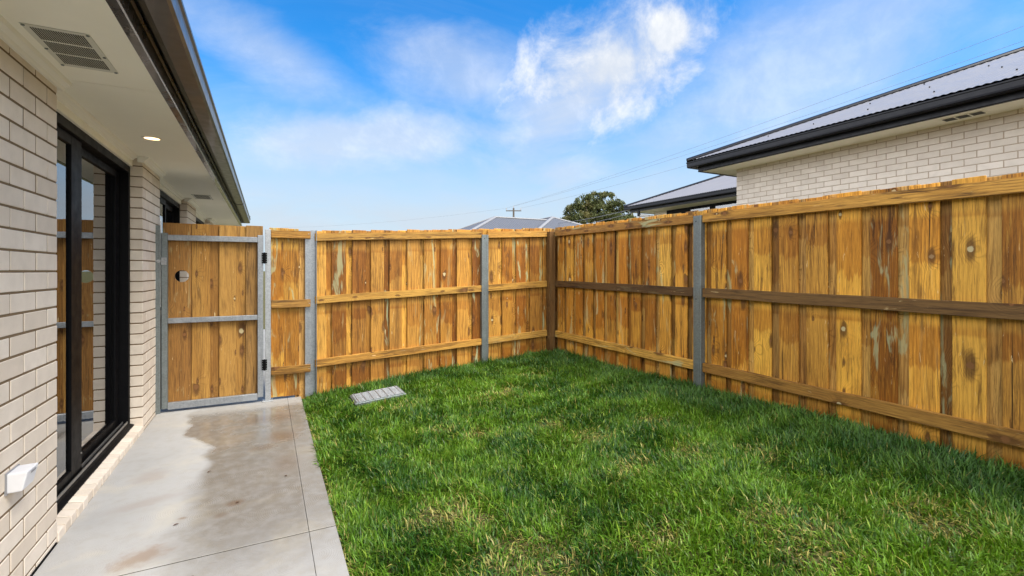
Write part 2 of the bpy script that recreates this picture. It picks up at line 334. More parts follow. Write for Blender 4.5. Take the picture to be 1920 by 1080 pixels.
def mat_concrete():
    m, g, b = material('path_concrete'); p = g.n('ShaderNodeNewGeometry').outputs['Position']
    x, y, z = g.xyz(p)
    n1 = g.noise(p, 2.2, 6, .6, .3); n2 = g.noise(p, 14, 5, .65); n3 = g.noise(p, 160, 3, .7)
    col = g.mix(n1, (.315, .306, .290), (.445, .434, .412))
    col = g.mix(g.ramp(n2, .42, .75, 0, .55), col, (.34, .315, .27))
    col = g.mix(g.ramp(g.noise(p, 3.1, 4, .6, .6), .5, .72, 0, .5), col, (.47, .43, .345))
    col = g.mix(g.ramp(n3, .55, .8, 0, .25), col, (.28, .27, .25))
    # rust-brown marks
    def spot(cx, cy, rx, ry, ang=0, s=.9):
        c, q = math.cos(ang), math.sin(ang)
        ax = g.m('SUBTRACT', x, cx); ay = g.m('SUBTRACT', y, cy)
        a = g.m('DIVIDE', g.m('ADD', g.m('MULTIPLY', ax, c), g.m('MULTIPLY', ay, q)), rx)
        e = g.m('DIVIDE', g.m('SUBTRACT', g.m('MULTIPLY', ay, c), g.m('MULTIPLY', ax, q)), ry)
        dd = g.m('SQRT', g.m('ADD', g.m('MULTIPLY', a, a), g.m('MULTIPLY', e, e)))
        dd = g.m('ADD', dd, g.m('MULTIPLY', g.m('SUBTRACT', n2, .5), 1.9))
        return g.m('MULTIPLY', g.ramp(dd, 1.15, .25), s)
    br = None
    for a in [(-.52, 2.72, .13, .10, .4, .8), (-.16, 3.12, .06, .05, 0, .85), (-.22, 3.0, .04, .04, 0, .5), (.10, 4.2, .14, .18, .5, .6), (-.03, 4.0, .10, .09, 0, .6),
              (-.66, 3.75, .12, .15, 0, .35), (.02, 4.75, .25, .16, 0, .55), (-.62, 3.35, .2, .07, .3, .3), (-.55, 2.38, .12, .06, 0, .7), (-.40, 3.05, .03, .02, 0, .8), (.12, 3.6, .1, .2, 0, .4)]:
        s_ = spot(*a); br = s_ if br is None else g.m('MAXIMUM', br, s_)
    col = g.mix(br, col, (.27, .20, .145))
    # wet part of the slab: along the right side, spreading near the gate
    edge = g.m('ADD', g.ramp(y, 4.0, 4.85, -.37, -.60), g.m('MULTIPLY', g.m('SUBTRACT', g.noise(p, 3.2, 4, .5), .5), .26))
    wetm = g.m('MULTIPLY', g.ramp(x, g.m('SUBTRACT', edge, g.ramp(y, 4.3, 2.4, .04, .20)), g.m('ADD', edge, g.ramp(y, 4.3, 2.4, .03, .18))), g.ramp(y, 1.9, 3.0))
    wetm = g.m('MULTIPLY', wetm, g.ramp(y, 5.25, 5.05, .35, 1))
    strip = g.ramp(x, .17, .20)                             # the trowelled margin dried pale
    wetm = g.m('MULTIPLY', wetm, g.m('SUBTRACT', 1.0, g.m('MULTIPLY', strip, g.ramp(y, 4.6, 3.9, .0, .18))))
    wetm = g.m('MULTIPLY', wetm, g.ramp(n2, .25, .6, .72, 1.0))
    col = g.mix(wetm, col, g.mix(1.0, col, (.50, .47, .42), 'MULTIPLY'))
    # film of standing water towards the gate: glossier
    pud = g.m('MULTIPLY', wetm, g.m('MULTIPLY', g.ramp(y, 3.6, 4.6), g.ramp(n1, .38, .56)))
    rg = g.ramp(wetm, 0, 1, .72, .36)
    rg = g.m('SUBTRACT', rg, g.m('MULTIPLY', pud, .38))
    col = g.mix(g.ramp(z, -.0012, -.005), col, (.03, .026, .02))      # dirt in the joints
    # swirled trowel texture
    sw = g.n('ShaderNodeTexVoronoi', {'Vector': p, 'Scale': 3.2}, voronoi_dimensions='2D')
    swr = g.m('SINE', g.m('MULTIPLY', g.m('ADD', sw.outputs['Distance'], g.m('MULTIPLY', n2, .05)), 190.0))
    h = g.m('ADD', g.m('MULTIPLY', swr, .34), g.m('ADD', n3, g.m('MULTIPLY', n2, .8)))
    setb(g, b, color=col, rough=rg, spec=.45, normal=g.bump(h, g.m('SUBTRACT', .32, g.m('MULTIPLY', pud, .28)), .0022)); return m
CONC = mat_concrete()

def mat_soil():
    m, g, b = material('soil_and_thatch'); p = g.n('ShaderNodeNewGeometry').outputs['Position']
    n1 = g.noise(p, 6, 5, .6); n2 = g.noise(p, 90, 4, .7)
    col = g.mix(g.ramp(n1, .3, .7), (.045, .060, .014), (.105, .085, .040))
    col = g.mix(g.ramp(n2, .45, .75, 0, .7), col, (.22, .17, .075))
    setb(g, b, color=col, rough=.95, spec=.1, normal=g.bump(n2, .8, .01)); return m
SOIL = mat_soil()
def mat_grass():
    m, g, b = material('grass_blades')
    a = g.n('ShaderNodeAttribute', attribute_name='Col').outputs['Color']
    setb(g, b, color=a, rough=.45, spec=.35)
    tl = g.n('ShaderNodeBsdfTranslucent', {'Color': g.mix(1.0, a, (1.0, 1.0, .45), 'MULTIPLY')})
    out = [q for q in m.node_tree.nodes if q.type == 'OUTPUT_MATERIAL'][0]
    mx = g.n('ShaderNodeMixShader', {0: .28, 1: b.outputs[0], 2: tl.outputs[0]}); g.put(out.inputs[0], mx.outputs[0]); return m
GRASS = mat_grass()
def mat_leaf():
    m, g, b = material('gum_leaves'); p = g.n('ShaderNodeNewGeometry').outputs['Position']
    isl = g.n('ShaderNodeNewGeometry').outputs['Random Per Island']
    col = g.mix(isl, (.040, .056, .018), (.115, .128, .038))
    col = g.mix(g.ramp(g.noise(p, .8, 3), .5, .7, 0, .6), col, (.19, .15, .05))
    setb(g, b, color=col, rough=.5, spec=.3)
    tl = g.n('ShaderNodeBsdfTranslucent', {'Color': col}); out = [q for q in m.node_tree.nodes if q.type == 'OUTPUT_MATERIAL'][0]
    g.put(out.inputs[0], g.n('ShaderNodeMixShader', {0: .25, 1: b.outputs[0], 2: tl.outputs[0]}).outputs[0]); return m
LEAF = mat_leaf()
BARK = mat_plain('grey_brown_bark', (.16, .12, .09), .9, var=.4, scale=3)
POLEW = mat_plain('pole_timber', (.10, .085, .07), .9, var=.3)
WIRE = mat_plain('wire_grey', (.16, .16, .17), .6)
INSUL = mat_plain('insulator', (.35, .33, .32), .4)
DEBRIS = mat_plain('dead_leaf_brown', (.10, .05, .025), .8, var=.4, scale=40)

# ------------------------------------------------------------------ setting: ground, lawn soil, path
def lawn_z(x, y):
    """soil height of the lawn: level with the path at its edge, rising to the right fence"""
    s = np.clip((x - .31) / 3.1, 0, 1.4)
    far = .260 + .055 * np.clip((5.45 - y) / 4.5, 0, 1.3)
    base = -.035 + s * far + .035 * s * (1 - np.clip(s, 0, 1)) * 1.0
    return base + .008 * np.sin(x * 3.1 + y * 1.7) + .006 * np.sin(y * 4.3 - x * 2.0)
structure(MB().add([(-900,-900,-.12),(900,-900,-.12),(900,900,-.12),(-900,900,-.12)], [(0,1,2,3)]).obj('ground', SOIL, fix=False))
def grid(x0, x1, y0, y1, nx, ny, fn):
    mb = MB()
    xs = np.linspace(x0, x1, nx); ys = np.linspace(y0, y1, ny)
    mb.v = [(float(x), float(y), float(fn(x, y))) for y in ys for x in xs]
    mb.f = [(j * nx + i, j * nx + i + 1, (j + 1) * nx + i + 1, (j + 1) * nx + i) for j in range(ny - 1) for i in range(nx - 1)]
    return mb
lawn = structure(grid(.325, 3.62, -1.5, 5.62, 60, 120, lawn_z).obj('lawn', SOIL, smooth=True, fix=False))
structure(grid(3.62, 40, -6, 60, 12, 12, lambda x, y: .26).obj('neighbour_ground', SOIL, fix=False))
structure(grid(.43, 3.62, 5.62, 60, 4, 12, lambda x, y: .02).obj('side_yard_ground', SOIL, fix=False))
# concrete path in slabs, with a saw-cut joint and a trowelled margin line
path = structure(MB().box(-1.3, .30, -2, 12, -.11, -.03).obj('path', CONC))
def slab(x0, x1, y0, y1, xr=None):
    MB().box(x0, x1, y0, y1, -.05, 0.0).obj('slab', CONC, path, bevel=.0015)
for y0, y1 in ((-2.0, 2.599), (2.608, 5.62), (5.626, 8.6), (8.606, 12)):
    slab(-.899, .1892, y0, y1); slab(.1910, .318, y0, y1)

# ------------------------------------------------------------------ left house
house = thing('brick_house', 'cream brick house with black sliding door under a low white eave', 'house', (-.905, 3, 0))
def hp(o): o.parent = house; o.matrix_parent_inverse = Matrix.Translation((.905, -3, 0)); return o
WX = -.905                       # outer face of the brickwork
Z0 = .025; CO = .086             # lowest bed joint, course height
ENDY = 10.95
core = MB()
BX = WX - .0028
core.box(-1.16, BX, -4, 3.061, -.1, 2.262)
core.box(-1.16, BX, 4.868, 5.562, -.1, 2.262)
core.box(-1.16, BX, 7.359, 8.156, -.1, 2.262)
core.box(-1.16, BX, 9.974, ENDY, -.1, 2.262)
core.box(-1.16, BX, 5.562, 7.359, -.1, .90); core.box(-1.16, BX, 8.156, 9.974, -.1, .90)   # under the windows
core.box(-1.16, -1.01, 3.061, 4.868, -.1, .035)
core.box(-1.16, -1.07, 3.061, 4.868, 2.165, 2.262); core.box(-1.16, -1.07, 5.562, 7.359, 2.165, 2.262); core.box(-1.16, -1.07, 8.156, 9.974, 2.165, 2.262)
wall = hp(core.obj('wall', MORTAR))
_bm = {}
def brick_mesh(L, D=.10, Hh=.0765, key='left'):
    k = (round(L, 3), D, key)
    if k not in _bm:
        me = MB().box(-D, 0, -L / 2, L / 2, 0, Hh).mesh('brick', bevel=.0025); _bm[k] = me
        me.materials.append(BRICK if key == 'left' else BRICK_N)
    return _bm[k]
def lay(x, y, z, L, parent, D=.10, key='left', jitter=.0012):
    o = bpy.data.objects.new('brick', brick_mesh(L, D, key=key)); COL.objects.link(o)
    o.parent = parent; o.matrix_parent_inverse = parent.matrix_world.inverted() if False else Matrix.Identity(4)
    o.location = (x + random.uniform(-jitter, jitter), y, z); o.rotation_euler = (random.uniform(-.003, .003), 0, random.uniform(-.002, .002)); return o
wall.matrix_parent_inverse = Matrix.Identity(4); wall.location = (.905, -3, 0)      # keep world coordinates inside 'wall'
J = .010
def row_from_end(y_end, y_min, first):
    """brick spans laid back from a wall end towards smaller y"""
    out = []; y = y_end; L = first
    while y > y_min:
        out.append((y - L, y)); y -= L + J; L = .230
    return out
far_bricks = MB()
for k in range(-1, 26):
    z = Z0 + CO * k + .005
    row = row_from_end(3.065, 0.0, .110 if (k - 14) % 2 == 0 else .230)
    for a, b in row:
        if a > 1.55: lay(WX, (a + b) / 2, z, b - a, wall)
        else: far_bricks.box(WX - .1, WX, a, b, z, z + .0765)
    spans = [(4.864, 5.094), (5.104, 5.334), (5.344, 5.566)] if k % 2 else [(4.864, 4.974), (4.984, 5.214), (5.224, 5.454), (5.464, 5.566)]
    for a, b in spans: lay(WX, (a + b) / 2, z, b - a, wall)
    spans = [(7.355, 7.585), (7.595, 7.825), (7.835, 8.065), (8.075, 8.160)] if k % 2 else [(7.355, 7.465), (7.475, 7.705), (7.715, 7.945), (7.955, 8.160)]
    for a, b in spans:
        if k >= 13: lay(WX, (a + b) / 2, z, b - a, wall)
        else: far_bricks.box(WX - .1, WX, a, b, z, z + .0765)
    y = 9.970; L = .23 if k % 2 else .11
    while y < ENDY - .05:
        e = min(y + L, ENDY + .004); far_bricks.box(WX - .1, WX, y, e, z, z + .0765); y = e + J; L = .23
stuff(far_bricks.obj('distant_bricks', BRICK, wall))
# sloping header bricks of the door sill
sillm = MB().prism([(-.105, .001), (0, -.018), (0, -.07), (-.105, -.07)], 'y', -.038, .038).mesh('sill_brick', bevel=.003); sillm.materials.append(BRICK)
for i in range(21):
    y = 3.065 + .0428 + i * .0857
    o = bpy.data.objects.new('sill_brick', sillm); COL.objects.link(o); o.parent = wall
    o.location = (WX + .006 + random.uniform(-.002, .002), y, .062 + random.uniform(-.0015, .0015)); o.rotation_euler = (0, 0, random.uniform(-.01, .01))
MB().box(-1.0, WX - .004, 3.065, 4.864, -.05, .036).obj('sill_mortar', MORTAR, wall)
hp(MB().box(-.935, WX + .003, -4, 3.05, -.05, .006).obj('base_gap_strip', BLACK));  # black strip stands in for the dark, damp gap between wall and path
# rooms behind the openings
rm = MB()
for y0, y1, z0 in ((2.6, 5.2, .06), (5.3, 7.6, .06), (7.9, 10.3, .06)):
    rm.add([(-4,y0,z0),(-1.17,y0,z0),(-1.17,y1,z0),(-4,y1,z0),(-4,y0,2.4),(-1.17,y0,2.4),(-1.17,y1,2.4),(-4,y1,2.4)], [(4,7,6,5),(0,4,5,1),(2,6,7,3),(3,7,4,0)])
hp(rm.obj('room', ROOM, fix=False))
fl = MB()
for y0, y1 in ((2.6, 5.2), (5.3, 7.6), (7.9, 10.3)): fl.add([(-4,y0,.06),(-1.1,y0,.06),(-1.1,y1,.06),(-4,y1,.06)], [(0,1,2,3)])
hp(fl.obj('room_floor', FLOORM, fix=False))
# sliding door
def window(name, y0, y1, z0, z1, split, door=False):
    fx = -1.0
    fr = MB()
    t = .045
    fr.box(-1.09, fx + .012, y0, y0 + t, z0, z1); fr.box(-1.09, fx + .012, y1 - t, y1, z0, z1)
    fr.box(-1.09, fx + .012, y0 + t, y1 - t, z1 - t - .01, z1)
    if not door: fr.box(-1.09, fx + .012, y0 + t, y1 - t, z0, z0 + t)
    f = hp(fr.obj(name, BLACK, bevel=.002))
    ys = [y0 + t] + split + [y1 - t]
    for i in range(len(ys) - 1):
        a, b = ys[i], ys[i + 1]
        sx = fx - .028 if i % 2 == 0 else fx - .066         # two running planes
        if i % 2 == 0 and i < len(ys) - 2: b += .045
        st = .060 if door else .038
        sl_, sr_ = (st, .175) if door and i == 0 else (.175, .085) if door else (st, st)
        lo = z0 + (.045 if door else t + .005); hi = z1 - t - .012
        s_ = MB()
        s_.box(sx - .016, sx + .016, a, a + sl_, lo, hi); s_.box(sx - .016, sx + .016, b - sr_, b, lo, hi)
        s_.box(sx - .016, sx + .016, a + sl_, b - sr_, hi - .055, hi); s_.box(sx - .016, sx + .016, a + sl_, b - sr_, lo, lo + .075 if door else lo + .04)
        s_.obj('sash', BLACK, f, bevel=.002)
        MB().box(sx - .003, sx + .003, a + sl_ - .005, b - sr_ + .005, lo + .02, hi - .03).obj('pane', GLASS, f)
    if door:
        MB().prism([(-1.10, .03), (fx + .038, .03), (fx + .038, .062), (fx + .012, .072), (fx + .010, .088), (-1.10, .094)], 'y', y0, y1).obj('threshold', BLACK, f)
        for x in (fx + .003, fx - .028, fx - .066):
            MB().box(x - .003, x + .003, y0 + .03, y1 - .03, .080, .104).obj('track', TRACK, f)
        MB().cyl((fx - .03, 3.80, .20), (fx - .008, 3.80, .20), .006).obj('screw', TRACK, f)
    return f
window('sliding_door', 3.065, 4.864, .03, 2.165, [3.77], True)
window('window', 5.566, 7.355, .90, 2.165, [6.52])
window('window', 8.160, 9.970, .90, 2.165, [9.1])
# eave lining, cornice, frieze
SZ = 2.25
for y0, y1 in ((-4, .60), (.604, 3.05), (3.054, 5.516), (5.520, 7.98), (7.984, ENDY + .45)):
    hp(MB().box(-1.15, -.47, y0, y1, SZ, SZ + .008).obj('soffit_sheet', SOFFIT))
def cornice(pts):
    mb = MB(); mb.prism(pts, 'y', 0, 1); return mb
for y0, y1, x in ((-4, 3.105, WX), (4.824, 5.606, WX), (7.315, 8.200, WX), (9.93, ENDY + .04, WX)):
    hp(MB().prism([(x - .03, 2.207), (x + .012, 2.207), (x + .020, 2.222), (x + .040, 2.232), (x + .046, SZ), (x - .03, SZ)], 'y', y0, y1).obj('cornice', TRIM))
for y0, y1 in ((3.065, 4.864), (5.566, 7.355), (8.160, 9.970)):
    hp(MB().box(-1.07, -.972, y0 + .002, y1 - .002, 2.165, SZ).obj('frieze_board', SOFFIT))
    hp(MB().prism([(-.975, 2.212), (-.960, 2.212), (-.952, 2.225), (-.935, 2.234), (-.928, SZ - .001), (-.975, SZ - .001)], 'y', y0 + .04, y1 - .04).obj('cornice', TRIM))
# fascia and gutter (swept profiles)
def sweep(profile, corners, name, mat, parent_fn, closed=True, smooth=False):
    """profile: (outward offset, z); corners: list of (x, y, nx, ny) points with mitre normals"""
    mb = MB(); n = len(profile)
    for x, y, nx, ny in corners:
        for o_, z in profile: mb.v.append((x + nx * o_, y + ny * o_, z))
    for j in range(len(corners) - 1):
        for i in range(n if closed else n - 1):
            k = (i + 1) % n; mb.f.append((j * n + i, j * n + k, (j + 1) * n + k, (j + 1) * n + i))
    if closed: mb.f += [tuple(range(n)), tuple(range((len(corners) - 1) * n, len(corners) * n))]
    return parent_fn(mb.obj(name, mat, smooth=smooth))
eave_c = [(-.457, -4, 1, 0), (-.457, ENDY + .45, 1, 1), (-6, ENDY + .45, 0, 1)]
sweep([(-.034, 2.246), (0, 2.246), (.004, 2.252), (0, 2.262), (0, 2.335), (.008, 2.345), (0, 2.42), (-.02, 2.42), (-.02, 2.262), (-.034, 2.262)], eave_c, 'fascia', FASCIA, hp)
def gutter_profile(zb, dz=.105):
    return [(.004, zb + .05), (.03, zb + .012), (.055, zb), (.128, zb), (.140, zb + .010), (.143, zb + .03), (.143, zb + dz - .028), (.152, zb + dz - .020), (.152, zb + dz - .004), (.146, zb + dz), (.138, zb + dz - .006), (.138, zb + .03), (.120, zb + .012), (.06, zb + .012), (.012, zb + .06)]
for y0, y1 in ((-4, 8.30), (8.304, ENDY + .45)):
    c = [(-.457, y0, 1, 0), (-.457, y1, 1, 1 if y1 > 10 else 0)] + ([(-6, y1, 0, 1)] if y1 > 10 else [])
    sweep(gutter_profile(2.318), c, 'gutter', GUTTER, hp)
hp(MB().prism([(-.452, 2.37), (-.43, 2.325), (-.40, 2.312), (-.325, 2.312), (-.310, 2.326), (-.309, 2.40), (-.32, 2.40), (-.33, 2.33), (-.40, 2.326), (-.44, 2.375)], 'y', 8.296, 8.312).obj('gutter_joint', FASCIA))

def hip_roof(x0, x1, y0, y1, ze, tanp, pitch=.076, amp=.008, ps=4):
    """corrugated sheets on the four faces of a hipped roof"""
    mb = MB(); half = min(x1 - x0, y1 - y0) / 2
    def face(o, du, dn, L):     # o: corner, du: along the eave, dn: inward
        n = max(2, int(L / (pitch / ps))); base = len(mb.v)
        for i in range(n + 1):
            s = L * i / n; up_ = min(s, L - s, half)
            h = amp * math.sin(2 * math.pi * s / pitch)
            for k in (0.0, 1.0):
                q = up_ * k
                mb.v.append((o[0] + du[0] * s + dn[0] * q, o[1] + du[1] * s + dn[1] * q, ze + q * tanp + h))
        for i in range(n): mb.f.append((base + 2 * i, base + 2 * i + 2, base + 2 * i + 3, base + 2 * i + 1))
    face((x0, y0), (0, 1), (1, 0), y1 - y0); face((x1, y0), (0, 1), (-1, 0), y1 - y0)
    face((x0, y0), (1, 0), (0, 1), x1 - x0); face((x0, y1), (1, 0), (0, -1), x1 - x0)
    caps = MB(); zt = ze + half * tanp
    if y1 - y0 > x1 - x0: A, B = ((x0 + x1) / 2, y0 + half, zt), ((x0 + x1) / 2, y1 - half, zt)
    else: A, B = (x0 + half, (y0 + y1) / 2, zt), (x1 - half, (y0 + y1) / 2, zt)
    ends = [((x0, y0, ze), A), ((x1, y0, ze), A if y1 - y0 > x1 - x0 else B), ((x0, y1, ze), B if y1 - y0 > x1 - x0 else A), ((x1, y1, ze), B), (A, B)]
    return mb, ends
def caps_mesh(ends, r=.07, lift=.012):
    c = MB()
    for p, q in ends:
        p, q = Vector(p) + Vector((0,0,lift)), Vector(q) + Vector((0,0,lift))
        if (p - q).length < .05: continue
        t = (q - p).normalized(); s_ = t.cross(Vector((0,0,1))).normalized(); u = s_.cross(t)
        n = 9; vs = []
        for e in (p, q):
            for i in range(n):
                a = math.pi * i / (n - 1); rr = r
                vs.append(e + s_ * math.cos(a) * rr * 1.25 + u * (math.sin(a) * rr * .75 - rr * .38))
        c.add(vs, [(i, i + 1, n + i + 1, n + i) for i in range(n - 1)])
    return c
rb, re_ = hip_roof(-9.0, -.36, -6, ENDY + .55, 2.452, .40)
roof = hp(rb.obj('roof', ROOF_L, smooth=False, fix=False))
c = caps_mesh(re_).obj('ridge_cap', ROOF_L, roof, smooth=True, fix=False)
# body of the house so the far sides are closed
hp(MB().box(-8.4, -1.17, -4, 2.59, -.1, 2.25).box(-8.4, -4.01, 2.59, ENDY, -.1, 2.25).box(-4.01, -1.17, 10.31, ENDY, -.1, 2.25).obj('back_wall', BRICK))

# soffit vents
def soffit_vent(x0, x1, y0, y1, parent_fn, nsl, name='soffit_vent'):
    z = SZ
    f = MB().box(x0, x1, y0, y1, z - .003, z - .0005).obj(name, VENTM, bevel=.0008); parent_fn(f)
    L = (y1 - y0 - .05) / 3
    for r_ in range(3):
        ya = y0 + .022 + r_ * (L + .004); yb = ya + L - .012
        sl = MB()
        for i in range(nsl):
            xa = x0 + .022 + (x1 - x0 - .044) * (i + .08) / nsl
            sl.box(xa, xa + (x1 - x0 - .044) / nsl * .66, ya, yb, z - .0036, z - .0028)
        sl.obj('slot_row', VENTD, f)
        lv = MB()
        for i in range(nsl):
            xa = x0 + .022 + (x1 - x0 - .044) * (i + .82) / nsl
            lv.prism([(xa, z - .003), (xa + .0012, z - .003), (xa + .0008, z - .0042), (xa - .0004, z - .0042)], 'y', ya, yb)
        lv.obj('louvre_row', VENTM, f)
    for sx in (x0 + .008, x1 - .008):
        for sy in (y0 + .010, (y0 + y1) / 2 + .02, y1 - .010):
            MB().cyl((sx, sy, z - .0065), (sx, sy, z - .0025), .006, n=8).obj('screw', GALV_D, f)
    return f
v1 = soffit_vent(-.825, -.62, 2.425, 2.84, lambda o: o, 22)
tag(v1, 'large louvred metal vent in the eave lining nearest the camera', 'vent')
v2 = soffit_vent(-.82, -.62, 6.93, 7.33, lambda o: o, 22)
tag(v2, 'small distant louvred vent in the eave beyond the downlight', 'vent')
# recessed downlight
dl = thing('downlight', 'lit round downlight recessed in the white eave lining', 'light', (-.716, 4.127, SZ))
MB().cyl((0,0,-.0018), (0,0,-.0006), .047, n=32).obj('lamp_disc', LAMP, dl)
rim = MB(); n = 36
for r_, z in ((.046, -.001), (.048, -.006), (.058, -.005), (.062, -.0005)): rim.v += [(r_ * math.cos(2*math.pi*i/n), r_ * math.sin(2*math.pi*i/n), z) for i in range(n)]
rim.f = [(a*n+i, a*n+(i+1)%n, (a+1)*n+(i+1)%n, (a+1)*n+i) for a in range(3) for i in range(n)]
rim.obj('rim', TRIM, dl, smooth=True)
# white hooded cover low on the wall
hood = thing('wall_cover', 'white plastic wedge-shaped cover screwed low on the near brick wall', 'wall fitting', (WX, 2.60, .485))
bm_pts = [(0, .038), (.066, .040), (.049, -.036), (0, -.038)]
MB().prism(bm_pts, 'y', -.052, .052).obj('hood', WHITEPL, hood, bevel=.006, seg=3, smooth=False)
MB().prism([(.0655, .030), (.0675, .030), (.0655, .022), (.0635, .022)], 'y', -.018, .022).obj('slot', GREYPL, hood)
MB().box(-.001, .006, -.056, .056, -.042, .042).obj('back_plate', GREYPL, hood)

# ------------------------------------------------------------------ fences
_pm = {}
def board_mesh(w_, t, L, mat, key=''):
    k = (w_, t, round(L, 3), mat.name, key)
    if k not in _pm:
        _pm[k] = MB().box(-w_/2, w_/2, -t/2, t/2, -L/2, L/2).mesh('paling', bevel=.0022); _pm[k].materials.append(mat)
    return _pm[k]
def paling(parent, me, x, y, z, rz=0.0, sx=1.0, name='paling'):
    o = bpy.data.objects.new(name, me); COL.objects.link(o); o.parent = parent
    o.location = (x, y, z); o.rotation_euler = (random.uniform(-.002, .002), random.uniform(-.003, .003), rz); o.scale = (sx, 1, 1); return o
def rail(parent, p0, p1, h, t, mat, rz, name='rail'):
    """timber rail between two end points: built along local z, then laid over"""
    p0, p1 = Vector(p0), Vector(p1); L = (p1 - p0).length
    mb = MB(); n = max(2, int(L / .25))
    for i in range(n + 1):                                   # a hair of bow and wane so edges are not ruler-straight
        zz = -L/2 + L * i / n; dx = .0015 * math.sin(i * 1.7 + L) ; 
        mb.v += [(-h/2 + dx, -t/2, zz), (h/2 + dx, -t/2, zz), (h/2 + dx, t/2, zz), (-h/2 + dx, t/2, zz)]
    for i in range(n):
        a = 4 * i
        for k in range(4): mb.f.append((a + k, a + (k + 1) % 4, a + 4 + (k + 1) % 4, a + 4 + k))
    mb.f += [(3, 2, 1, 0), tuple(range(4 * n, 4 * n + 4))]
    me = mb.mesh(name)
    bm = bmesh.new(); bm.from_mesh(me)
    bmesh.ops.bevel(bm, geom=[e for e in bm.edges if e.calc_face_angle(0) > 1], offset=.003, segments=2, affect='EDGES'); bm.to_mesh(me); bm.free()
    o = ob(name, me, mat, parent)
    ax = (p1 - p0).normalized(); nrm = Vector((math.sin(rz), -math.cos(rz), 0))   # outward (towards the lawn)
    ydir = -nrm; ydir = (ydir - ax * ydir.dot(ax)).normalized(); xdir = ydir.cross(ax)
    o.matrix_local = Matrix.Translation((p0 + p1) / 2) @ Matrix((xdir, ydir, ax)).transposed().to_4x4(); return o
def steel_post(parent, x, y, z0, z1, w_, dpt, rz, mat=GALV_D, name='post'):
    """folded channel: wide face, a shallow rib near one edge, returns at both sides"""
    h = w_ / 2
    pts = [(-h, dpt), (-h, 0), (-h + .004, -.004), (h * .30, -.004), (h * .36, -.001), (h * .50, -.001), (h * .56, -.004), (h - .004, -.004), (h, 0), (h, dpt), (h - .003, dpt), (h - .003, .003), (-h + .003, .003), (-h + .003, dpt)]
    o = MB().prism(pts, 'z', z0, z1).obj(name, mat, parent, bevel=0.0006); o.location = (x, y, 0); o.rotation_euler = (0, 0, rz)
    MB().cyl((-h * .2, -.0055, z1 - .05), (-h * .2, -.003, z1 - .05), .006, n=8).obj('bolt', DARK, o)
    MB().cyl((-h * .2, -.0055, z1 - .74), (-h * .2, -.003, z1 - .74), .005, n=8).obj('bolt', DARK, o)
    return o
def lap(parent, a0, a1, phase, fn, pitch=.2045, fw=.143, mf=PINE, mb_=PINE_B, L=1.66):
    """lapped palings: a front layer with gaps and a rear layer closing them"""
    mF = [board_mesh(fw, .016, L, mf), board_mesh(fw * 1.02, .016, L + .006, mf)]; mR = board_mesh(.142, .016, L + .01, mb_)
    k0 = int((a0 - phase) / pitch) - 1; a = phase + k0 * pitch
    while a < a1:
        c1 = a + fw / 2; c2 = a + fw + (pitch - fw) / 2
        if a0 - .05 < c1 < a1 + .05:
            x, y, z, rz = fn(c1 + random.uniform(-.003, .003), 0); paling(parent, random.choice(mF), x, y, z + random.uniform(-.006, .006), rz, random.uniform(.975, 1.025))
        if a0 - .05 < c2 < a1 + .05:
            x, y, z, rz = fn(c2 + random.uniform(-.003, .003), 1); paling(parent, mR, x, y, z + random.uniform(-.007, .007), rz)
        a += pitch
# back fence, rising a little to the right
FB = thing('timber_fence', 'treated pine paling fence across the back of the lawn, right of gate', 'fence', (0, 0, 0))
BY = 5.45
def back_line(x): return (x - .479) / (3.365 - .479)
def zb(l, r): return lambda x: l + (r - l) * back_line(x)
zmid = zb(1.007, 1.143)
lap(FB, .47, 3.46, .836, lambda a, ly: (a, BY + .009 + ly * .024, 1.736 + .145 * back_line(a) - .87, 0.0), L=1.74, mf=PINE_K, mb_=PINE_K)
for (zl, zr), mat in (((1.674, 1.8105), RAIL), ((1.007, 1.143), RAIL), ((.336, .486), RAIL)):
    f_ = zb(zl, zr)
    rail(FB, (.455, BY - .019, f_(.455)), (2.375, BY - .019, f_(2.375)), .080, .038, mat, 0)
    rail(FB, (2.460, BY - .019, f_(2.460)), (3.325, BY - .019, f_(3.325)), .080, .038, mat, 0)
steel_post(FB, 2.417, BY - .045, .0, 1.765, .092, .044, 0)
cp = MB().box(-.045, .045, -.045, .045, 0, 1.62).obj('corner_post', RAIL_D, FB, (3.374, BY - .052, .215), bevel=.004)
# right fence
FR = thing('timber_fence', 'long treated pine paling fence along the right side of the lawn', 'fence', (0, 0, 0))
RX = 3.44
def right_top(y): return 1.822 + .066 * (y - .95) / 4.45
lap(FR, -1.6, 5.36, 1.098, lambda a, ly: (RX + .009 + ly * .024, a, right_top(a) - .83, -math.pi / 2), L=1.66)
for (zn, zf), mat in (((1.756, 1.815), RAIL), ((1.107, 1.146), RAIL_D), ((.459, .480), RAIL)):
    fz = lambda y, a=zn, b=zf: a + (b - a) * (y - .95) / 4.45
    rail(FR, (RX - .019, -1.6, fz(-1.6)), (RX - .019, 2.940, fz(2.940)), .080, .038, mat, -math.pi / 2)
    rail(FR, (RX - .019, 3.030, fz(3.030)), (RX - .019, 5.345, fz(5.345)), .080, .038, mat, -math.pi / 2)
steel_post(FR, RX - .050, 2.985, .1, 1.805, .086, .049, -math.pi / 2)
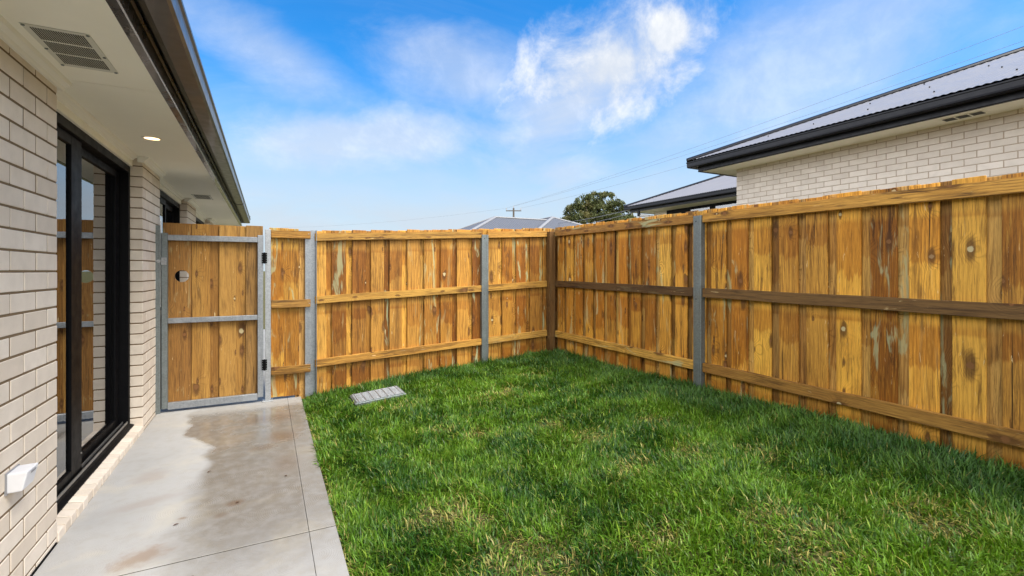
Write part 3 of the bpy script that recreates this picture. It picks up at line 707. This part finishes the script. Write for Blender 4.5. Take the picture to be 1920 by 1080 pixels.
# infill panel between gate and back fence
FP = thing('fence_panel', 'narrow pine fence panel with three short rails right of the gate', 'fence panel', (0, 0, 0))
for x, w_, dy, zt in ((.092, .13, 0, 1.755), (.226, .145, 0, 1.752), (.14, .13, .0175, 1.757), (.335, .145, .0175, 1.700)):
    paling(FP, board_mesh(w_, .016, 1.73, PINE if dy == 0 else PINE_B), x, 5.425 + dy, zt - .865)
for z in (1.690, .978, .297):
    rail(FP, (.040, 5.396, z + .002), (.408, 5.385, z), .078, .036, RAIL, 0)
pp = MB()
pp.box(.357, .412, 5.402, 5.407, 0, 1.70).box(.4075, .412, 5.407, 5.444, 0, 1.70).box(.412, .470, 5.4400, 5.4445, 0, 1.745).box(.4655, .470, 5.398, 5.440, 0, 1.745).box(.357, .362, 5.407, 5.440, 0, 1.70)
pp.obj('post', GALV, FP, bevel=.0008)
MB().cyl((.39, 5.362, 1.70), (.39, 5.372, 1.70), .005, n=8).obj('nail', GALV_L, FP)
for z in (.978, .297): MB().cyl((.393, 5.364, z), (.393, 5.372, z), .004, n=8).obj('nail', GALV_L, FP)
# gate
GT = thing('gate', 'pine paling gate in a galvanised steel frame with a round hand hole', 'gate', (0, 0, 0))
GY = 5.40
for x0, x1, z0, z1, nm, mat in ((-.865, -.818, .034, 1.668, 'stile', GALV_D), (-.081, -.030, .050, 1.672, 'stile', GALV), (-.818, -.081, 1.600, 1.652, 'top_bar', GALV), (-.818, -.081, .826, .874, 'middle_bar', GALV), (-.818, -.081, .024, .088, 'bottom_bar', GALV)):
    MB().box(x0, x1, GY - .02, GY + .02, z0, z1).obj(nm, mat, GT, bevel=.003)
def hole_board(w_, L, hz, hx, r, t):
    """paling with a round hole"""
    bm = bmesh.new(); n = 40; mb = MB(); s_ = w_ / 2
    def sq(a):
        c_, q = math.cos(a), math.sin(a); k = 1 / max(abs(c_), abs(q)); return c_ * k * s_, q * k * s_
    for y in (-t/2, t/2):
        for i in range(n):
            a = 2 * math.pi * i / n + math.pi / 4; mb.v.append((hx + r * math.cos(a), y, hz + r * math.sin(a)))
        for i in range(n):
            a = 2 * math.pi * i / n + math.pi / 4; p = sq(a); mb.v.append((p[0], y, hz + p[1]))
    for i in range(n):
        k = (i + 1) % n
        mb.f.append((i, k, n + k, n + i)); mb.f.append((2*n + i, 3*n + i, 3*n + k, 2*n + k))
        mb.f.append((i, 2*n + i, 2*n + k, k))
        if not (abs(mb.v[n+i][2] - hz) > s_ - 1e-6 and abs(mb.v[n+k][2] - hz) > s_ - 1e-6): mb.f.append((n + i, n + k, 3*n + k, 3*n + i))
    mb.box(-s_, s_, -t/2, t/2, -L/2, hz - s_); mb.box(-s_, s_, -t/2, t/2, hz + s_, L/2)
    return mb.mesh('paling')
hb = hole_board(.22, 1.725, .3635 , .035, .056, .016); hb.materials.append(PINE_G)
zc = 1.765 - .8625
GB = GY + .031
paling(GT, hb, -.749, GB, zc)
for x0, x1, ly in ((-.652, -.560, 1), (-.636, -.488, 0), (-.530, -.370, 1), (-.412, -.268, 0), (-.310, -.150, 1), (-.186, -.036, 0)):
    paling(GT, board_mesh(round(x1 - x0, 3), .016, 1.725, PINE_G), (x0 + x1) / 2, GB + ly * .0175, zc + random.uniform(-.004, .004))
for z in (1.444, .372):
    h = MB().box(-.024, .024, -.006, .0, -.052, .052).obj('hinge', BLACK, GT, (-.020, GY - .022, z), bevel=.002)
    MB().cyl((0, -.010, -.056), (0, -.010, .056), .008, n=10).obj('hinge_pin', BLACK, h)
    for sx in (-.017, .017):
        for sz in (-.036, -.012, .012, .036): MB().cyl((sx, -.0085, sz), (sx, -.0055, sz), .004, n=6).obj('screw', GALV_D, h)
lt = MB().box(-.022, .022, -.006, .002, -.034, .034).obj('latch', GALV_L, GT, (-.846, GY - .021, 1.405), bevel=.002)
MB().cyl((-.060, -.012, 0), (.016, -.012, 0), .007, n=10).obj('latch_bolt', GALV_L, lt)
for sx, sz in ((.014, -.026), (.014, .026), (-.014, .026), (-.014, -.026)): MB().cyl((sx, -.012, sz), (sx, -.005, sz), .005, n=8).obj('screw', GALV_L, lt)
# gate posts
gp = thing('gate_post', 'grey steel channel gate post fixed against the brick pier', 'post', (-.905, GY, 0))
MB().box(.006, .010, -.036, .03, 0, 1.735).box(-.002, .006, -.04, -.036, 0, 1.735).box(.010, .048, -.036, -.032, 0, 1.735).obj('channel', GALV_D, gp, bevel=.0006).location.x = -.012
MB().box(.030, .034, -.010, .028, .98, 1.79).obj('strike_plate', TRIM, gp, bevel=.0008)
MB().cyl((.022, -.0325 - .006, 1.405), (.022, -.030, 1.405), .016, n=12).obj('keeper', GALV_L, gp)
gq = thing('gate_post', 'bright square steel gate post carrying the two black hinges', 'post', (.012, GY, 0))
MB().box(-.027, .026, -.022, .028, .010, 1.735).obj('tube', GALV_L, gq, bevel=.003)
bp = MB().box(-.052, .045, -.04, .045, .0, .010).obj('base_plate', GALV_L, gq, bevel=.002)
for sx in (-.040, .035): MB().cyl((sx, -.03, .010), (sx, -.03, .022), .007, n=6).obj('bolt', GALV_L, bp)

# ------------------------------------------------------------------ pit lid in the lawn
gz = float(lawn_z(1.0, 4.95)) + .030
lid = thing('drain_lid', 'grey galvanised drain lid set into the lawn near the back fence', 'drain lid', (1.005, 4.93, gz)); lid.rotation_euler = (0, R(-5.0), 0)
MB().box(-.25, .25, -.18, .18, -.06, .0).obj('frame', GALV_D, lid, bevel=.003)
pan = MB().box(-.238, .238, -.168, .168, .0, .004).obj('plate', GALV_D, lid, bevel=.001)
for i in range(8):
    y = -.145 + i * .0415; MB().box(-.232, .232, y - .012, y + .012, .0042, .010).obj('bar', GALV, lid, bevel=.002)
for i in range(7):
    x = -.21 + i * .07; MB().box(x - .003, x + .003, -.165, .165, .0102, .0135).obj('cross_rod', GALV_L, lid)

# ------------------------------------------------------------------ neighbour's brick house
def eave_set(fn, X, Yc, ze, mats, soff):
    cs = [(X, -8, -1, 0), (X, Yc, -1, 1), (X + 12, Yc, 0, 1)]
    sweep([(-.03, ze), (0, ze), (.004, ze + .006), (0, ze + .012), (0, ze + .09), (.006, ze + .10), (0, ze + .20), (-.02, ze + .20), (-.02, ze + .012), (-.03, ze + .012)], cs, 'fascia', DARK, fn)
    sweep([(a, z) for a, z in gutter_profile(ze + .080, .115)], cs, 'gutter', DARK, fn)
NH = thing('brick_house', 'pale brick house with grey roof rising above the right fence', 'house', (0, 0, 0))
def np_(o): o.parent = NH; return o
NX, NYC, NZ = 7.75, 5.915, 3.19
nw = np_(MB().box(NX + .004, NX + 9, -8, NYC - .004, .2, NZ).obj('wall', MORTAR_N))
rest = MB(); cnt = 0
for k in range(36):
    zt = NZ + .03 - k * .086; y = NYC; L = .11 if k % 2 == 0 else .23
    if zt < .4: break
    while y > -4:
        a = max(y - L, -4.2)
        if k < 12 and a > .6 and cnt < 296:
            o = lay(NX + .10, (a + y) / 2, zt - .0765, L, nw, key='n'); o.rotation_euler = (0, 0, 0); cnt += 1
        else: rest.box(NX, NX + .1, a, y, zt - .0765, zt)
        y = a - J; L = .23
stuff(rest.obj('distant_bricks', BRICK_N, nw))
np_(MB().box(7.27, NX + 9, -8, NYC + .42, NZ, NZ + .008).obj('soffit', SOFFIT))
eave_set(np_, 7.245, NYC + .44, NZ - .012, None, None)
rb, re_ = hip_roof(7.10, 17.0, -9, NYC + .58, 3.395, .40, amp=.0045, ps=8)
nr = np_(rb.obj('roof', ROOF, fix=False)); caps_mesh(re_, .085, .02).obj('ridge_cap', DARK, nr, smooth=True, fix=False)
sw = MB()
for i in range(26):
    y = 5.6 - i * .38
    for q in ((.55, 2.2) if i % 2 else (1.4,)):
        if q < NYC + .5 - y: sw.cyl((7.1 + q, y, 3.395 + q * .4 + .004), (7.1 + q, y, 3.395 + q * .4 + .020), .009, n=6)
sw.obj('screw_heads', DARK, nr)
nv = tag(MB().box(7.415, 7.585, 2.40, 2.80, NZ - .006, NZ - .001).obj('soffit_vent', SOFFIT), 'dark three-part vent under the eave of the brick house at right', 'vent')
for i in range(3): MB().box(7.43, 7.57, 2.415 + i * .129, 2.525 + i * .129, NZ - .0075, NZ - .0062).obj('mesh_screen', VENTN, nv)
# second house, set back
SH = thing('house', 'dark-trimmed house with grey hip roof half hidden behind the pale brick house', 'house', (0, 0, .085))
def sp(o): o.parent = SH; return o
SX, SYC = 10.94, 12.45
def eave2(X, Yc, ze):
    cs = [(X, 4, -1, 0), (X, Yc, -1, 1), (X + 9, Yc, 0, 1)]
    sweep([(-.03, ze), (0, ze), (0, ze + .20), (-.02, ze + .20), (-.02, ze + .012), (-.03, ze + .012)], cs, 'fascia', DARK, sp)
    sweep(gutter_profile(ze + .080, .115), cs, 'gutter', DARK, sp)
eave2(SX, SYC, 3.19)
sp(MB().box(SX + .02, SX + 9, 4, SYC - .02, 3.20, 3.208).obj('soffit', SOFFIT))
sp(MB().box(SX + .55, SX + 9, 4, SYC - .55, .2, 3.16).obj('wall', BRICK_N))
sp(MB().box(SX + .53, SX + .60, 4, SYC - .53, 3.165, 3.198).obj('frieze_board', TRIM))
for a, b in ((7.2, 8.6), (8.62, 9.5), (9.52, 10.4)):
    f = sp(MB().box(SX + .50, SX + .528, a, b, 1.5, 3.165).obj('window', BLACK))
    MB().box(SX + .492, SX + .499, a + .09, b - .09, 1.6, 3.075).obj('pane', GLASS, f)
    MB().box(SX + .4935, SX + .4985, a + .09, b - .09, 3.045, 3.075).obj('sash', BLACK, f)
sp(MB().box(SX + .51, SX + .529, 10.42, 11.3, 1.5, 3.165).obj('cladding_panel', BLACK))
rb, re_ = hip_roof(SX - .15, SX + 9.4, 1.0, SYC + .14, 3.395, .40, ps=4)
sr = sp(rb.obj('roof', ROOF, fix=False)); caps_mesh(re_, .08, .02).obj('ridge_cap', DARK, sr, smooth=True, fix=False)
dpm = MB().cyl((SX + .02, 12.05, 3.26), (SX + .02, 12.05, 3.02), .05, n=12); sp(dpm.obj('downpipe', DARK))
sp(MB().cyl((SX + .02, 12.05, 3.02), (SX + .02, 12.05, 2.90), .055, .03, n=12).cyl((SX + .05, 12.03, 3.06), (SX + .60, 11.6, 2.96), .05, n=12).obj('downpipe_elbow', WHITEPL))

# far hip roof behind the back fence
FH = thing('house', 'distant house showing only a low grey ribbed hip roof above back fence', 'house', (0, 0, 0))
def fp_(o): o.parent = FH; return o
ze = 2.72; tp = .42; hw = (4.92 - ze) / tp
rb, re_ = hip_roof(13.67 - hw, 19.6 + hw, 28.96 - hw, 28.96 + hw, ze, tp, pitch=.19, amp=.012)
ROOF_F = mat_plain('slate_roof_steel', (.105, .108, .118), .5, .1, .06, scale=2.0)
fr_ = fp_(rb.obj('roof', ROOF_F, fix=False)); caps_mesh(re_, .10, .02).obj('ridge_cap', mat_plain('pale_ridge_steel', (.22, .22, .225), .5), fr_, smooth=True, fix=False)
hw2 = (5.14 - ze) / tp
rb, re_ = hip_roof(18.2 - hw2, 18.2 + hw2, 28.9 - hw2, 40, ze, tp, pitch=.19, amp=.012)
f2 = fp_(rb.obj('roof', ROOF_F, fix=False)); caps_mesh(re_, .10, .02).obj('ridge_cap', bpy.data.materials['pale_ridge_steel'], f2, smooth=True, fix=False)
fp_(MB().box(13.67 - hw + .5, 19.6 + hw - .5, 28.96 - hw + .5, 28.96 + hw - .5, .1, ze + .05).box(18.2 - hw2 + .5, 18.2 + hw2 - .5, 34.2, 39.5, .1, ze + .04).obj('wall', BRICK_N))

# ------------------------------------------------------------------ power pole and wires
PX, PY = 30.04, 57.64
PO = thing('power_pole', 'dark timber power pole with a crossarm above the distant roof', 'power pole', (PX, PY, 0))
MB().cyl((0,0,0), (0,0,9.85), .17, .12, n=12).obj('pole', POLEW, PO, smooth=False)
ax = Vector((math.cos(YAW), -math.sin(YAW), 0))
def arm(L, z, t, nm):
    a, b = -ax * L / 2, ax * L / 2
    q = Vector((math.sin(YAW), math.cos(YAW), 0)) * t
    m_ = MB()
    m_.add([a - q + Vector((0,0,z)), b - q + Vector((0,0,z)), b + q + Vector((0,0,z)), a + q + Vector((0,0,z)), a - q + Vector((0,0,z + 2*t)), b - q + Vector((0,0,z + 2*t)), b + q + Vector((0,0,z + 2*t)), a + q + Vector((0,0,z + 2*t))],
           [(0,3,2,1),(4,5,6,7),(0,1,5,4),(1,2,6,5),(2,3,7,6),(3,0,4,7)])
    ob_ = m_.obj(nm, POLEW, PO); return ob_
arm(2.1, 9.42, .06, 'crossarm'); arm(2.0, 8.12, .045, 'lower_crossarm')
for k in (-1.0, 0.0, .98):
    z = 9.54 if k else 9.85
    p = ax * k; MB().cyl((p.x, p.y, z), (p.x, p.y, z + .16), .03, n=8).cyl((p.x, p.y, z + .14), (p.x, p.y, z + .30), .07, .05, n=8).obj('insulator', INSUL, PO)
def ray(u, v, t):
    a, b = (u - 960) / 890, (507 - v) / 890
    return Vector((math.sin(YAW) + a * math.cos(YAW), math.cos(YAW) - a * math.sin(YAW), b)) * t + Vector((0, 0, 1.32))
def wire(p0, p1, sag, r, label):
    mb = MB(); n = 40; pts = [Vector(p0).lerp(Vector(p1), i / n) - Vector((0,0,4 * sag * (i / n) * (1 - i / n))) for i in range(n + 1)]
    for i, p in enumerate(pts):
        t = (pts[min(i + 1, n)] - pts[max(i - 1, 0)]).normalized(); s_ = t.cross(Vector((0,0,1))).normalized(); u = s_.cross(t)
        rr = r
        mb.v += [p + (s_ * math.cos(2*math.pi*k/5) + u * math.sin(2*math.pi*k/5)) * rr for k in range(5)]
    mb.f = [(5*i + k, 5*i + (k+1) % 5, 5*i + 5 + (k+1) % 5, 5*i + 5 + k) for i in range(n) for k in range(5)]
    return tag(mb.obj('power_line', WIRE, fix=False), label, 'wire')
pole2 = Vector((24.0, 2.0, 0))
tops = [ax * -1.0 + Vector((PX, PY, 9.84)), Vector((PX, PY, 10.15)), ax * .98 + Vector((PX, PY, 9.84))]
wire(tops[1], (35.694, 8.568, 14.399), .50, .009, 'topmost thin wire running from the power pole to upper right')
wire(tops[0], (35.694, 8.568, 13.59), .45, .009, 'second thin wire from the power pole, just under the topmost')
wire(tops[2], (35.694, 8.568, 12.511), .55, .009, 'third thin wire from the power pole, lowest of the long ones')
wire(tops[0], (2.0, 85.0, 8.2), .5, .007, 'faint wire leaving the pole downward to the left')
wire((26.0, 46.0, 6.6), (11.1, 12.3, 3.42), .3, .012, 'upper service wire crossing the tree towards the set-back house')
wire((26.2, 45.8, 6.1), (11.1, 12.3, 3.30), .35, .012, 'lower service wire crossing the tree towards the set-back house')

# ------------------------------------------------------------------ trees
def tree(name, label, base, H_, lobes, leaf, nleaf, trunk_r, seed):
    r_ = random.Random(seed); rn = np.random.default_rng(seed)
    t = thing(name, label, 'tree', base)
    tr = MB()
    def limb(p, q, a, b):
        pts = [p]; n = 5
        for i in range(1, n + 1):
            k = i / n; pts.append(p.lerp(q, k) + Vector((r_.uniform(-.15, .15), r_.uniform(-.15, .15), 0)) * (1 - k) * 2)
        for i in range(n): tr.cyl(pts[i], pts[i + 1], a + (b - a) * i / n, a + (b - a) * (i + 1) / n, n=8, cap=False)
    fork = Vector((0, 0, H_ * .38)); limb(Vector((0,0,-.2)), fork, trunk_r, trunk_r * .7)
    V = []; 
    for cx, cy, cz, rx, rz in lobes:
        c_ = Vector((cx, cy, cz)); limb(fork, c_ - Vector((0,0,rz * .4)), trunk_r * .5, trunk_r * .10)
        m_ = int(nleaf * rx * rx)
        dirs = rn.normal(size=(m_, 3)); dirs /= np.linalg.norm(dirs, axis=1)[:, None]
        rad = rn.uniform(.35, 1.05, size=(m_, 1)) ** .5
        pos = np.array(c_) + dirs * rad * np.array([rx, rx, rz])
        # break each lobe into small clumps with gaps between them
        cell = np.sin(pos[:, 0] * 4.1 + seed) + np.sin(pos[:, 1] * 3.7 - 1) + np.sin(pos[:, 2] * 4.6 + 2)
        pos = pos[cell > -.55]
        V.append(pos)
    pos = np.concatenate(V); m_ = len(pos)
    a = rn.normal(size=(m_, 3)); a /= np.linalg.norm(a, axis=1)[:, None]; a[:, 2] -= .4
    b = np.cross(a, rn.normal(size=(m_, 3))); b /= np.linalg.norm(b, axis=1)[:, None]
    s_ = leaf * rn.uniform(.6, 1.3, size=(m_, 1))
    vs = np.stack([pos - a * s_, pos + b * s_ * .42, pos + a * s_, pos - b * s_ * .42], 1).reshape(-1, 3)
    me = bpy.data.meshes.new('crown'); me.from_pydata(vs.tolist(), [], [(4*i, 4*i+1, 4*i+2, 4*i+3) for i in range(m_)])
    ob('crown', me, LEAF, t); tr.obj('trunk', BARK, t, smooth=True, fix=False)
    return t
r0 = random.Random(3)
A_ = ax; B_ = Vector((math.sin(YAW), math.cos(YAW), 0))
def lob(list_): return [((A_ * a + B_ * b).x, (A_ * a + B_ * b).y, z, rx, rz) for a, b, z, rx, rz in list_]
L1 = lob([(-3.0, 0, 6.1, 1.2, 1.1), (-2.3, .4, 7.4, 1.2, 1.0), (-1.2, -.3, 8.3, 1.25, .95), (.0, .5, 8.9, 1.1, .75), (.9, -.4, 8.6, 1.2, .9), (2.0, .2, 8.0, 1.1, .85), (2.9, .5, 7.2, 1.0, .8), (3.3, -.5, 6.3, .9, .8),
          (-1.6, -1.2, 6.6, 1.15, .9), (.2, -1.4, 7.2, 1.2, .9), (1.5, -1.2, 6.5, 1.1, .85), (-2.6, -1.0, 5.0, .9, .7), (.8, -1.0, 5.2, 1.0, .7), (2.6, -1.0, 5.2, .9, .7), (-.5, 1.3, 7.6, 1.2, .9), (1.8, 1.3, 7.0, 1.1, .9), (3.6, .3, 5.0, .9, .8), (4.4, .5, 4.6, .8, .7), (-3.7, .5, 5.2, .7, .7)])
tree('gum_tree', 'round-headed dark green gum tree behind the distant roof', (30.9, 40.3, 0), 9.6, L1, .15, 1150, .32, 5)
L2 = lob([(0, 0, 5.6, .55, .7), (.4, .2, 4.8, .7, .7), (-.3, 0, 4.6, .6, .6)])
tree('sapling_tree', 'small bushy tree just left of the gum tree', (27.05, 43.0, 0), 6.0, L2, .13, 1100, .10, 8)

# ------------------------------------------------------------------ scraps on the path
leaf_m = []
for k in range(2):
    mb = MB(); n = 8
    prof = [(0, 0), (.010, .006), (.020, .007), (.030, .004), (.036, 0), (.030, -.004), (.020, -.006), (.010, -.005)]
    top = [(x, y * (1 + .3 * k), .004 + .006 * math.sin(x * 70 + k)) for x, y in prof]; bot = [(x, y, z - .0012) for x, y, z in top]
    mb.add(top + bot, [tuple(range(n)), tuple(reversed(range(n, 2 * n)))] + [(i, (i + 1) % n, n + (i + 1) % n, n + i) for i in range(n)])
    me = mb.mesh('dead_leaf'); me.materials.append(DEBRIS); leaf_m.append(me)
spots = [(-.345, 3.66, .5, 'brown leaf scrap on the dry concrete midway along the path'), (.115, 3.36, 2.0, 'brown leaf scrap by the margin line of the path'), (-.43, 2.98, .2, 'brown leaf scrap on dry concrete nearer the camera'),
         (-.29, 2.43, 1.2, 'brown leaf scrap closest to the camera on the path'), (-.08, 2.22, 2.6, 'brown leaf scrap below the saw-cut joint of path'), (-.155, 3.10, .9, 'brown leaf scrap on the rusty mark at path centre')]
for i, (x, y, a, lab) in enumerate(spots):
    o = ob('dead_leaf', leaf_m[i % 2], DEBRIS); o.location = (x, y, .0005); o.rotation_euler = (0, 0, a); o.scale = (.7,) * 3
    tag(o, lab, 'leaf', 'leaf scraps on the path')

# ------------------------------------------------------------------ grass
def vnoise(x, y, s, seed):
    r_ = np.random.default_rng(seed); G_ = r_.random((64, 64)); x = x * s; y = y * s
    xi = np.floor(x).astype(int); yi = np.floor(y).astype(int); fx = x - xi; fy = y - yi
    fx = fx * fx * (3 - 2 * fx); fy = fy * fy * (3 - 2 * fy)
    q = lambda a, b: G_[a % 64, b % 64]
    return (q(xi, yi) * (1 - fx) + q(xi + 1, yi) * fx) * (1 - fy) + (q(xi, yi + 1) * (1 - fx) + q(xi + 1, yi + 1) * fx) * fy
dry_spots = [(1.97,4.09,.20),(1.98,2.70,.16),(2.57,2.73,.13),(1.97,3.10,.16),(.82,2.39,.17),(.90,2.24,.12),(2.10,1.40,.17),(.95,1.83,.20),(2.37,2.16,.12),(1.94,2.21,.15),(2.55,4.43,.12),(2.65,1.84,.14),(2.68,1.03,.2),(1.05,1.72,.18),(2.04,1.25,.2),(1.2,3.6,.12),(1.1,4.4,.14),(1.55,1.6,.12),(1.45,3.3,.12)]
def make_grass():
    def sample(n, x0, x1, y0, y1): return rng.uniform(x0, x1, n), rng.uniform(y0, y1, n)
    xs, ys = [], []
    for (x0, x1, y0, y1, den) in ((.335, 3.425, -.2, 1.6, 18500), (.335, 3.425, 1.6, 3.2, 18000), (.335, 3.425, 3.2, 5.44, 13000)):
        a, b = sample(int((x1 - x0) * (y1 - y0) * den), x0, x1, y0, y1); xs.append(a); ys.append(b)
    a, b = sample(5000, .318, .40, -.2, 5.40); xs.append(a); ys.append(b)
    x = np.concatenate(xs); y = np.concatenate(ys)
    # keep what the camera's surroundings can see; clear the drain lid and the post foot
    keep = ~((np.abs(x - 1.005) < .235) & (np.abs(y - 4.945) < .150))
    keep &= (x > .43) | (y < 5.33)
    x, y = x[keep], y[keep]
    dry = np.zeros_like(x)
    wx = x + .12 * (vnoise(x, y, 5, 3) - .5); wy = y + .12 * (vnoise(x, y, 5, 4) - .5)
    for cx, cy, r_ in dry_spots: dry = np.maximum(dry, np.exp(-(((wx - cx) / r_) ** 2 + ((wy - cy) / (r_ * .8)) ** 2)))
    dry = np.clip(dry * (.35 + 1.1 * vnoise(x, y, 14, 5)), 0, 1)
    edge = np.clip(1 - (x - .32) / .07, 0, 1); dry = np.maximum(dry, edge * .75 * (vnoise(x, y, 9, 6) > .35))
    n = len(x)
    drop = rng.random(n) < dry * .45; x, y, dry = x[~drop], y[~drop], dry[~drop]; n = len(x)
    shade = np.clip(1 - np.minimum((3.42 - x) / .75, (5.44 - y) / .55), 0, 1)     # along the fences: longer grass, its colour darkened bluish for fence shade
    L = rng.uniform(.028, .076, n) * (.75 + .55 * vnoise(x, y, 6, 7)) * (1 + .45 * shade) * (1 - .35 * dry)
    L[rng.random(n) < .03] *= 1.3
    nearlid = np.exp(-(((x - 1.005) / .36) ** 4 + ((y - 4.90) / .28) ** 4)); L *= (1 - .35 * nearlid)
    W = rng.uniform(.0016, .0038, n) * np.where(y > 3.2, 1.3, 1.0)
    ph = rng.uniform(0, 2 * np.pi, n) + 0; flow = vnoise(x, y, 2.5, 8) * 2 * np.pi * 2
    ph = np.where(rng.random(n) < .5, flow + rng.normal(0, .6, n), ph)
    lean = np.clip(np.abs(rng.normal(.74, .40, n)), .05, 1.45) + .25 * dry
    hx, hy = np.cos(ph), np.sin(ph)
    z0 = lawn_z(x, y) - .004
    def at(k, extra): 
        ang = np.clip(lean * extra, 0, 1.62); return hx * np.sin(ang) * L * k, hy * np.sin(ang) * L * k, np.cos(ang) * L * k
    m1 = at(.50, .75); t1 = at(.50, 1.55)
    mx, my, mz = x + m1[0], y + m1[1], z0 + m1[2]; tx, ty, tz = mx + t1[0], my + t1[1], mz + t1[2]
    tw = rng.uniform(-.8, .8, n); px, py = -np.sin(ph + tw), np.cos(ph + tw)
    V = np.empty((n, 5, 3), np.float32)
    V[:, 0] = np.stack([x - px * W * .8, y - py * W * .8, z0], 1); V[:, 1] = np.stack([x + px * W * .8, y + py * W * .8, z0], 1)
    V[:, 2] = np.stack([mx - px * W, my - py * W, mz], 1); V[:, 3] = np.stack([mx + px * W, my + py * W, mz], 1); V[:, 4] = np.stack([tx, ty, tz], 1)
    me = bpy.data.meshes.new('grass')
    me.vertices.add(n * 5); me.vertices.foreach_set('co', V.ravel())
    base = (np.arange(n) * 5)[:, None]
    quads = base + np.array([0, 1, 3, 2]); tris = base + np.array([2, 3, 4])
    loops = np.concatenate([quads.ravel(), tris.ravel()]).astype(np.int32)
    me.loops.add(len(loops)); me.loops.foreach_set('vertex_index', loops)
    me.polygons.add(2 * n)
    starts = np.concatenate([np.arange(n) * 4, n * 4 + np.arange(n) * 3]).astype(np.int32)
    me.polygons.foreach_set('loop_start', starts)
    me.update(calc_edges=True); me.validate()
    # blade colours: fresh, mid, bluish (painted fence shade) and straw
    q = vnoise(x, y, 3.2, 9); q2 = vnoise(x, y, 11, 10); r_ = rng.random(n)
    fresh = np.array([.145, .290, .018]); deep = np.array([.028, .100, .007]); blue = np.array([.070, .160, .038]); straw = np.array([.46, .38, .115]); lime = np.array([.27, .38, .045])
    k = np.clip(1.15 * (q - .5) + .95 * (q2 - .5) + .55 * (r_ - .5) + .47, 0, 1)[:, None]
    C = deep * (1 - k) + fresh * k
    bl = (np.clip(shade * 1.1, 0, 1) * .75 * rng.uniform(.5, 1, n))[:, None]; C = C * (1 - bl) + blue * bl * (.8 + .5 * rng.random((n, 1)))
    lm = ((rng.random(n) < .13) * (1 - shade))[:, None] * .8; C = C * (1 - lm) + lime * lm
    sd_ = (rng.random(n) < (dry * .45 + .02))[:, None] * rng.uniform(.55, 1.0, (n, 1)); C = C * (1 - sd_) + straw * sd_
    C = C * rng.uniform(.50, 1.25, (n, 1))
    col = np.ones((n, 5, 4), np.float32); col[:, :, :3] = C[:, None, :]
    att = me.color_attributes.new('Col', 'FLOAT_COLOR', 'POINT'); att.data.foreach_set('color', col.ravel())
    o = ob('grass', me, GRASS); stuff(o)
    tag(o, 'thick green lawn grass with straw-coloured dry patches', 'grass'); return o
make_grass()
